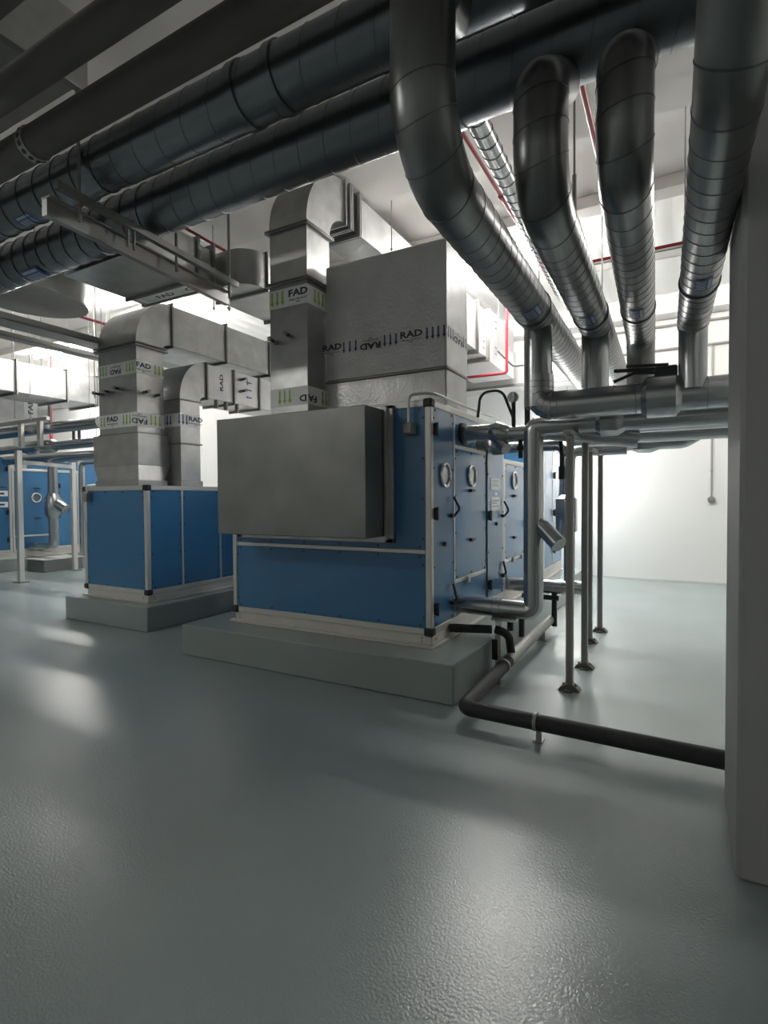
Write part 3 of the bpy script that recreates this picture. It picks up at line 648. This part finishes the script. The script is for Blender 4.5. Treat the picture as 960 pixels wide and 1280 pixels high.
# ------------------------------------------------------------------ support posts
def post(x, y, top, label, group='grey support posts'):
    rt = thing('support_post', label, 'post', (x, y, 0), group)
    w = .027
    q = MB(); q.box(x-w, x+w, y-w, y+w, .012, top, b=.003); q.box(x-w*.45, x+w*.45, y-w-.0015, y-w+.001, .05, top-.02, 1); q.build('shaft', ['steel', 'galvd'], rt)
    q = MB(); a = .085; q.prism([(x-a, .0), (x-a*.7, .03), (x-w, .052), (x+w, .052), (x+a*.7, .03), (x+a, .0)], 'y', y-.045, y+.045)
    q.box(x-.03, x+.03, y-a, y+a, 0, .014, b=.003); q.cyl((x-.048, y, .02), (x-.048, y, .05), .009, 6); q.cyl((x+.048, y, .02), (x+.048, y, .05), .009, 6)
    q.build('foot_plate', 'plate', rt); return rt
post(-.77, 4.476, 2.035, 'front support post of the header rack with its foot in the bright floor reflection')
post(-.75, 5.11, 2.035, 'second support post of the header rack, directly behind the front one')
post(-.836, 6.04, 2.02, 'third support post of the header rack, standing between the second and the last')
post(-.80, 6.585, 2.02, 'last support post of the header rack, closest to the white back wall')
tag(MB().box(-.79, -.73, 4.3, 5.4, 2.038, 2.072, b=.003).build('support_rail', 'steel'), 'short grey rail across the two front posts under the header pipes', 'support rail')
tag(MB().box(-.85, -.78, 5.8, 6.75, 2.024, 2.056, b=.003).build('support_rail', 'steel'), 'short grey rail across the two rear posts under the header pipes', 'support rail')

# ------------------------------------------------------------------ drain pipes on the floor
DR = thing('drain_pipe', 'black drain pipe lying low over the floor from the plinth side to the column', 'pipe', (-1.28, 3.45, .05))
MB().tube(fillet([(-1.30, 6.25, .15), (-1.29, 3.44, .12), (.35, 3.44, .105)], .07), .052, 24).build('lagging', 'rubber', DR)
MB().tube([(-1.294, 4.55, .136), (-1.299, 6.26, .15)], .0535, 24).build('bare_length', 'steel', DR, 'bare grey length of the drain pipe')
q = MB(); q.tube([(-.81, 3.44, .118), (-.79, 3.44, .118)], .058, 24); q.build('clamp', 'steel', DR)
q = MB(); q.tube([(-1.293, 4.40, .134), (-1.293, 4.43, .134)], .058, 24); q.build('clamp', 'steel', DR)
q = MB().tube(fillet([(-1.78, 4.42, .40), (-1.45, 4.58, .39)], 0.02), .038, 16); q.tube(fillet([(-1.42, 4.6, .39), (-1.30, 4.6, .36), (-1.30, 4.68, .16)], .1), .036, 16); q.build('trap', 'rubber', DR)
q = MB(); q.cyl((-1.36, 4.86, .5), (-1.36, 4.86, .33), .03, 12); q.cyl((-1.24, 4.80, .5), (-1.24, 4.80, .30), .026, 12); build_each(q, 'valve_stub', 'black', DR)
def stand(x, y, h, label, w=.03):
    rt = thing('pipe_stand', label, 'pipe stand', (x, y, 0), 'small pipe stands')
    MB().box(x-w, x+w, y-.015, y+.015, .0, h, b=.003).build('leg', 'steel', rt)
    MB().box(x-w*2, x+w*2, y-.04, y+.04, 0, .008, b=.002).build('foot', 'steel', rt)
    return rt
stand(-.78, 3.44, .07, 'short steel stand under the crossing black drain pipe', .016)
stand(-1.31, 4.31, .085, 'short steel stand under the drain pipe elbow beside the plinth', .025)
stand(-1.31, 5.9, .09, 'short steel stand under the far end of the drain pipe', .04)
BR = thing('pipe_bracket', 'pale steel bracket holding up the lower coil pipe beside the plinth', 'bracket', (-1.40, 4.62, 0))
q = MB().box(-1.425, -1.375, 4.60, 4.63, .0, .485, b=.003); q.box(-1.46, -1.24, 4.60, 4.68, .465, .49, b=.003); q.build('leg', 'alu', BR)
MB().box(-1.45, -1.40, 4.58, 4.60, .12, .30, b=.004).build('fixing_plate', 'black', BR)

# ------------------------------------------------------------------ far left pipe frame
def fpost(x, y, top, label):
    rt = thing('support_post', label, 'post', (x, y, 0), 'far left frame posts')
    MB().box(x-.045, x+.045, y-.045, y+.045, .012, top, b=.004).build('shaft', 'alu', rt)
    MB().box(x-.11, x+.11, y-.1, y+.1, 0, .014, b=.003).build('foot_plate', 'plate', rt)
fpost(-10.95, 5.58, 2.5, 'leftmost pale post of the far pipe frame, nearest the left edge')
fpost(-11.75, 7.1, 2.4, 'pale post of the far pipe frame close to the middle unit')
rt = thing('support_rail', 'pale crossbar joining the two posts of the far left pipe frame', 'support rail', (-11.3, 6.1, 2.3))
q = MB(); d = V((-.8, 1.52, 0)); n = V((1.52, .8, 0)).normalized()*.035; a = V((-10.95, 5.64, 2.25)); b = a+d*.93
q.add([a-n, a+n, b+n, b-n]+[p+V((0,0,.07)) for p in (a-n, a+n, b+n, b-n)], [(0,1,2,3),(4,5,6,7),(0,1,5,4),(1,2,6,5),(2,3,7,6),(3,0,4,7)]); q.build('bar', 'alu', rt)
P4 = pipe('coil_pipe', 'far left clad riser with a strainer bulge inside the pipe frame', [(-12.88, 6.8, .52), (-12.0, 6.8, .52), (-12.0, 6.8, 2.45), (-11.0, 6.8, 2.45)], .10, bend=.16)
q = MB(); q.tube([(-12.0, 6.8, 1.15), (-12.0, 6.8, 1.27), (-12.0, 6.8, 1.6), (-12.0, 6.8, 1.72)], [.10, .17, .17, .10], 10); q.cyl((-11.95, 6.8, 1.52), (-11.70, 6.9, 1.36), .11, 14); q.build('strainer_jacket', 'clad', P4)
pipe('coil_pipe', 'slim clad vertical pipe between the far frame and the middle unit', [(-12.0, 7.45, .0), (-12.0, 7.45, 2.42), (-11.2, 7.45, 2.42)], .07, bend=.14)
HG = pipe('header_pipe', 'far left clad pipe lying on the frame top with a thicker lagged length', [(-12.8, 5.9, 2.58), (-8.4, 5.9, 2.58)], .085)
MB().tube([(-11.35, 5.9, 2.58), (-11.2, 5.9, 2.58), (-10.4, 5.9, 2.58), (-10.3, 5.9, 2.58)], [.085, .13, .13, .085], 20).build('valve_jacket', 'clad', HG)
HU = pipe('header_pipe', 'upper far left clad pipe just beneath the flanged ducts', [(-12.7, 5.5, 2.83), (-8.3, 5.5, 2.83)], .10)
HW = pipe('header_pipe', 'lower far left clad pipe hidden behind the frame crossbar', [(-12.85, 6.3, 2.42), (-9.0, 6.3, 2.42)], .10)
rt = thing('support_rail', 'pale channel carrying the far left pipes with two short uprights', 'support rail', (-11.5, 5.4, 2.86))
MB().box(-15, -9.5, 5.3, 5.36, 2.93, 2.99, b=.004).build('channel', 'alu', rt)
for x in (-10.35, -9.75): MB().box(x-.05, x+.05, 5.3, 5.36, 2.5, 2.93, b=.004).build('upright', 'alu', rt)
q = MB()
for x in (-9.72, -9.55): q.cyl((x, 5.9, 2.62), (x, 5.9, 2.92), .025, 10)
q.cyl((-9.72, 5.86, 2.93), (-9.72, 5.92, 2.93), .055, 16)
tag(q.build('pressure_gauge', 'black'), 'dark round gauge and sensor stem on the far left pipes beside the middle riser', 'gauge')
rt = thing('condensate_tray', 'small pale metal tray box on the floor by the far left unit', 'tray', (-12.2, 6.7, 0))
MB().box(-12.6, -11.95, 6.55, 7.4, .0, .26, b=.01).build('box', 'galvm', rt); MB().box(-12.63, -11.92, 6.52, 7.43, .26, .28, b=.004).build('lid', 'white', rt)

# ------------------------------------------------------------------ hanger trapeze, trays, rods
TR = thing('hanger_trapeze', 'steel channel trapeze crossing under the dark overhead pipes', 'hanger', (-3.75, 3.0, 3.6))
def beam(x0, y0, x1, y1, z, w, h):
    d = V((x1-x0, y1-y0, 0)).normalized(); n = V((-d.y, d.x, 0))*w/2; q = MB(); c = [V((x0, y0, z))-n, V((x0, y0, z))+n, V((x1, y1, z))+n, V((x1, y1, z))-n]
    q.add(c+[p+V((0,0,h)) for p in c], [(3,2,1,0),(4,5,6,7),(0,1,5,4),(1,2,6,5),(2,3,7,6),(3,0,4,7)]); return q
q = beam(-3.68, 2.15, -3.86, 4.02, 3.645, .05, .05); q.build('channel', 'galvd', TR)
q = beam(-3.82, 2.15, -4.0, 4.02, 3.50, .05, .12); q.build('channel', 'galvd', TR)
q = beam(-3.805, 2.15, -3.985, 4.02, 3.615, .09, .012); q.build('channel_lip', 'steel', TR)
q = MB()
for y in (2.32, 2.72, 2.78, 3.22, 3.9): x = -3.66-.2*(y-1.95)/2.07; q.cyl((x, y, 3.50), (x, y, 3.72 if y not in (2.32, 3.22, 3.9) else 4.45), .012, 8)
build_each(q, 'clamp_rod', 'rod', TR)
def rod(x, y, z0, z1, label, r=.006, thick=None):
    rt = thing('hanger_rod', label, 'hanger rod', (x, y, z0), 'threaded hanger rods')
    q = MB(); q.cyl((x, y, z0), (x, y, z1), r, 8)
    if thick: q.cyl((x, y, thick[0]), (x, y, thick[1]), r*2, 8)
    q.build('rod', 'rod', rt); q = MB(); q.cyl((x, y, z0+.02), (x, y, z0+.035), r*2.6, 6); q.build('nut', 'rod', rt)
rod(-3.04, 5.75, 4.50, 5.1, 'thin hanger rod beside the near riser elbow duct', .007)
rod(-.78, 4.7, 3.1, 4.95, 'thick hanger rod between the second and third drop pipes', .009, (3.1, 4.2))
rod(.02, 5.65, 3.2, 5.1, 'thin hanger rod left of the rightmost drop pipe')
rod(-.72, 6.0, 2.9, 5.1, 'thin hanger rod seen between the second and third pipes further back')
rod(-1.16, 5.2, 4.1, 4.95, 'short hanger rod holding the thin bright spiral pipe')
rod(-1.36, 6.0, 2.9, 5.1, 'thin hanger rod between the first and second drop pipes')
rod(-4.1, 4.15, 3.5, 5.1, 'hanger rod through the end of the trapeze beside the bare duct', .009)
for i, (x, y) in enumerate(((-5.1, 4.9), (-6.95, 4.55), (-7.5, 5.0), (-8.3, 5.4), (-9.2, 6.0), (-9.6, 5.1), (-9.7, 4.6), (-10.3, 7.2), (-8.9, 4.5))):
    names = ['thin hanger rod rising between the middle riser elbow and the trapeze', 'thin hanger rod touching the left side of the middle riser', 'second thin rod left of the middle riser', 'third thin rod left of the middle riser', 'hanger rod crossing the right part of the flanged far duct', 'hanger rod crossing the middle of the flanged far duct', 'hanger rod crossing the left half of the flanged far duct', 'thin rod against the bright far corner at left', 'long thin rod left of the middle riser reaching the far pipes']
    rod(x, y, (3.9, 3.5, 3.0, 3.2, 2.6, 2.9, 3.1, 3.6, 2.8)[i], 5.1 if not 4.4 < y < 5.47 else 4.95, names[i])
def tray(name, label, x0, x1, y0, y1, z, w, h, axis, m='steel'):
    rt = thing(name, label, 'cable tray', ((x0+x1)/2, (y0+y1)/2, z))
    q = MB()
    if axis == 'y':
        q.box(x0, x1, y0, y1, z, z+.006)
        for x in (x0, x1-.02): q.box(x, x+.02, y0, y1, z, z+h, b=.002)
    else:
        q.box(x0, x1, y0, y1, z, z+.006)
        for y in (y0, y1-.02): q.box(x0, x1, y, y+.02, z, z+h, b=.002)
    q.build('channel', m, rt); return rt
tray('cable_tray', 'grey cable tray running away under the round-ended duct at left', -7.0, -6.68, 1.5, 8.5, 3.60, .3, .08, 'y')
tray('cable_tray', 'second narrower cable tray left of and below the first', -7.6, -7.42, 1.5, 8.5, 3.62, .2, .06, 'y')
T3 = tray('cable_tray', 'pale cable tray with a blue joint clip crossing behind the drop pipes', -1.45, 3, 7.35, 7.6, 4.50, .2, .07, 'x', 'alu')
MB().box(-.43, -.36, 7.33, 7.37, 4.48, 4.585, b=.003).build('joint_clip', 'lblue', T3)

def hang(rt, pts, z0):
    for x, y in pts: MB().cyl((x, y, z0), (x, y, 4.95 if 4.4 < y < 5.47 else 4.96 if 6.79 < y < 7.05 else ZC), .005, 6).build('hanger', 'rod', rt)
hang(D9, [(-7.1, 3.4), (-6.25, 3.4), (-6.685, 4.1)], 4.2)
hang(T3, [(-.9, 7.5), (.9, 7.5)], 4.5); hang(D3, [(-4.6, 5.6), (-3.92, 5.6), (-4.6, 8), (-3.92, 8)], 4.1); hang(D4, [(-10.88, 3), (-10.02, 3), (-10.88, 6), (-10.02, 6)], 3.9)
hang(D5, [(-11.93, 3), (-11.12, 3), (-11.93, 6), (-11.12, 6)], 3.6); hang(D7, [(-5.0, 9.9), (-3.8, 9.9), (-1.7, 9.9)], 4.1); hang(D8, [(-6, 1.9), (-4, 1.9)], 4.7); hang(D2, [(-5.4, 3.6), (-4.36, 3.6)], 4.1); hang(D6, [(-3.27, 8.6), (-2.6, 8.6)], 4.3)
hang(HU, [(-8.6, 5.5)], 2.83); hang(HG, [(-8.7, 5.9)], 2.58); hang(HW, [(-9.2, 6.3)], 2.42); hang(H3, [(.6, 5.5)], 2.24)
# ------------------------------------------------------------------ red sprinkler pipes
def redpipe(label, path, r=.017, couplings=(), h=()):
    rt = thing('sprinkler_pipe', label, 'sprinkler pipe', tuple(V(path[0])-V((0,0,r))), 'red sprinkler pipes')
    MB().tube(fillet(path, .04), r, 12).build('pipe_run', 'red', rt)
    hang(rt, h, path[0][2])
    for c, d in couplings: c = V(c); d = V(d); MB().cyl(c-d*.03, c+d*.03, r*1.5, 12).build('coupling', 'red', rt)
redpipe('red sprinkler pipe running away beside the first drop pipe', [(-1.46, 3.2, 4.3), (-1.44, 6.1, 4.3), (-1.3, 6.1, 4.3), (-1.3, 6.1, 4.15), (-1.1, 6.1, 4.15)], .017, [((-1.45, 4.9, 4.3), (0,1,0)), ((-1.44, 6.1, 4.3), (1,0,0))], h=[(-1.455, 3.8)])
redpipe('red sprinkler pipe slanting past the left of the third drop pipe', [(-.59, 3.3, 4.3), (-.60, 6.45, 4.3)], .022, h=[(-.593, 4.0)])
redpipe('red sprinkler pipe crossing behind the third and fourth drop pipes', [(-1.05, 6.5, 4.2), (3.0, 6.5, 4.2)], .016, [((-.95, 6.5, 4.2), (1,0,0))], h=[(-.3, 6.5), (1.5, 6.5)])
redpipe('red sprinkler pipe dropping beside the flange-lipped duct and turning left', [(-2.29, 8.0, 5.1), (-2.29, 8.0, 3.42), (-3.4, 8.0, 3.42)], .022)
redpipe('short red sprinkler pipe below the lowest main near the trapeze end', [(-4.42, 3.3, 4.32), (-4.43, 4.45, 4.3)], .016, h=[(-4.42, 3.6)])
redpipe('red sprinkler pipe behind the round-ended duct at left', [(-7.6, 4.0, 4.2), (-7.6, 6.5, 4.2)], .02, h=[(-7.6, 6.0)])
redpipe('red vertical sprinkler pipe against the bright far left corner', [(-13.26, 7.5, 2.27), (-13.26, 7.5, 5.1)], .035)

# ------------------------------------------------------------------ back wall fittings
rt = thing('wall_conduit', 'thin grey conduit dropping to a round socket on the white back wall', 'conduit', (.48, 11.0, 1.45))
MB().cyl((.48, 11.02, 1.52), (.48, 11.02, 4.2), .014, 10).build('tube', 'steel', rt); q = MB(); q.cyl((.48, 11.05, 1.49), (.48, 10.99, 1.49), .06, 20); q.cyl((.48, 10.99, 1.49), (.48, 10.975, 1.49), .03, 16); q.build('socket', 'steel', rt)
q = MB(); q.box(.46, .50, 11.0, 11.05, 1.98, 2.01); q.box(.46, .50, 11.0, 11.05, 2.9, 2.93); q.build('clip', 'steel', rt)
for (x0_, x1_, z, lb) in ((-2.4, 2, 4.62, 'upper grey conduit running along the back wall'), (-2.4, 2, 4.2, 'lower grey conduit running along the back wall')):
    rt = thing('wall_conduit', lb, 'conduit', (0, 11.02, z)); MB().cyl((x0_, 11.02, z), (x1_, 11.02, z), .022, 10).build('tube', 'steel', rt)
q = MB(); q.tube(fillet([(-2.62, 8.4, 3.95), (-2.3, 8.4, 3.6), (-2.0, 8.4, 3.6), (-1.8, 8.4, 3.95), (-1.7, 8.4, 3.4)], .12), .014, 8)
tag(q.build('black_cable', 'rubber'), 'black looped cable hanging beside the flange-lipped duct', 'cable')

# ------------------------------------------------------------------ lamps
def lamp(x, y, z, label, power, L=1.5):
    rt = thing('ceiling_light', label, 'light', (x, y, z), 'batten ceiling lights')
    MB().box(x-L/2, x+L/2, y-.035, y+.035, z, z+.04, b=.008).build('housing', 'white', rt)
    m_ = M['lamp'].copy(); m_.node_tree.nodes['Principled BSDF'].inputs['Emission Strength'].default_value = power/(math.pi*L*.04*math.pi*2)
    P = [(x-L/2+.04, y, z-.04), (x+L/2-.04, y, z-.04)]
    MB().tube(P, .04, 10).build('diffuser', m_, rt)
    for s in (-1, 1): MB().cyl((x+s*L*.35, y, z+.04), (x+s*L*.35, y, ZC if not 6.79 < y < 7.05 else 4.96), .005, 6).build('suspension', 'rod', rt)
lamp(-12.6, 7.2, 4.96, 'batten light over the far left units', 115)
lamp(-8.35, 6.5, 4.68, 'batten light above the middle unit', 170)
lamp(-2.2, 7.5, 4.92, 'batten light hidden above the first drop pipe', 175)
lamp(1.8, 8.0, 4.92, 'batten light behind the column, over the right aisle', 80)
lamp(-2.0, 10.3, 2.3, 'added low light, unseen behind the headers, for the floor reflection by the posts', 70, .5)  # unseen source added to brighten the floor reflection beside the front post
lamp(-16.0, 9.5, 4.92, 'batten light close to the back wall at the extreme left', 150)
lamp(-7.0, -1.0, 4.92, 'added fill light outside the view on the left, brightening the front faces', 72)  # fill lamp added out of view to lift camera-facing sides and floor

# ------------------------------------------------------------------ world, camera
W_ = bpy.data.worlds.new('world'); S.world = W_; W_.use_nodes = True
W_.node_tree.nodes['Background'].inputs[0].default_value = (.9, .95, 1, 1); W_.node_tree.nodes['Background'].inputs[1].default_value = .05
cd = bpy.data.cameras.new('camera'); cam = bpy.data.objects.new('camera', cd); COL.objects.link(cam); S.camera = cam
yaw, pit, rol = map(math.radians, (28.857, -1.453, -.382))
f = V((-math.sin(yaw)*math.cos(pit), math.cos(yaw)*math.cos(pit), math.sin(pit))); r = V((math.cos(yaw), math.sin(yaw), 0)); u = r.cross(f)
r2 = r*math.cos(rol)+u*math.sin(rol); u2 = -r*math.sin(rol)+u*math.cos(rol)
m = Matrix((r2, u2, -f)).transposed().to_4x4(); m.translation = V((0, 0, 1.55)); cam.matrix_world = m
cd.sensor_fit = 'VERTICAL'; cd.sensor_height = 36.; cd.lens = 36.*671.75/1280; cd.clip_start = .05
S.view_settings.view_transform = 'Standard'; S.view_settings.look = 'None'; S.view_settings.gamma = 1; S.view_settings.use_curve_mapping = False
S.view_settings.exposure = 1.1
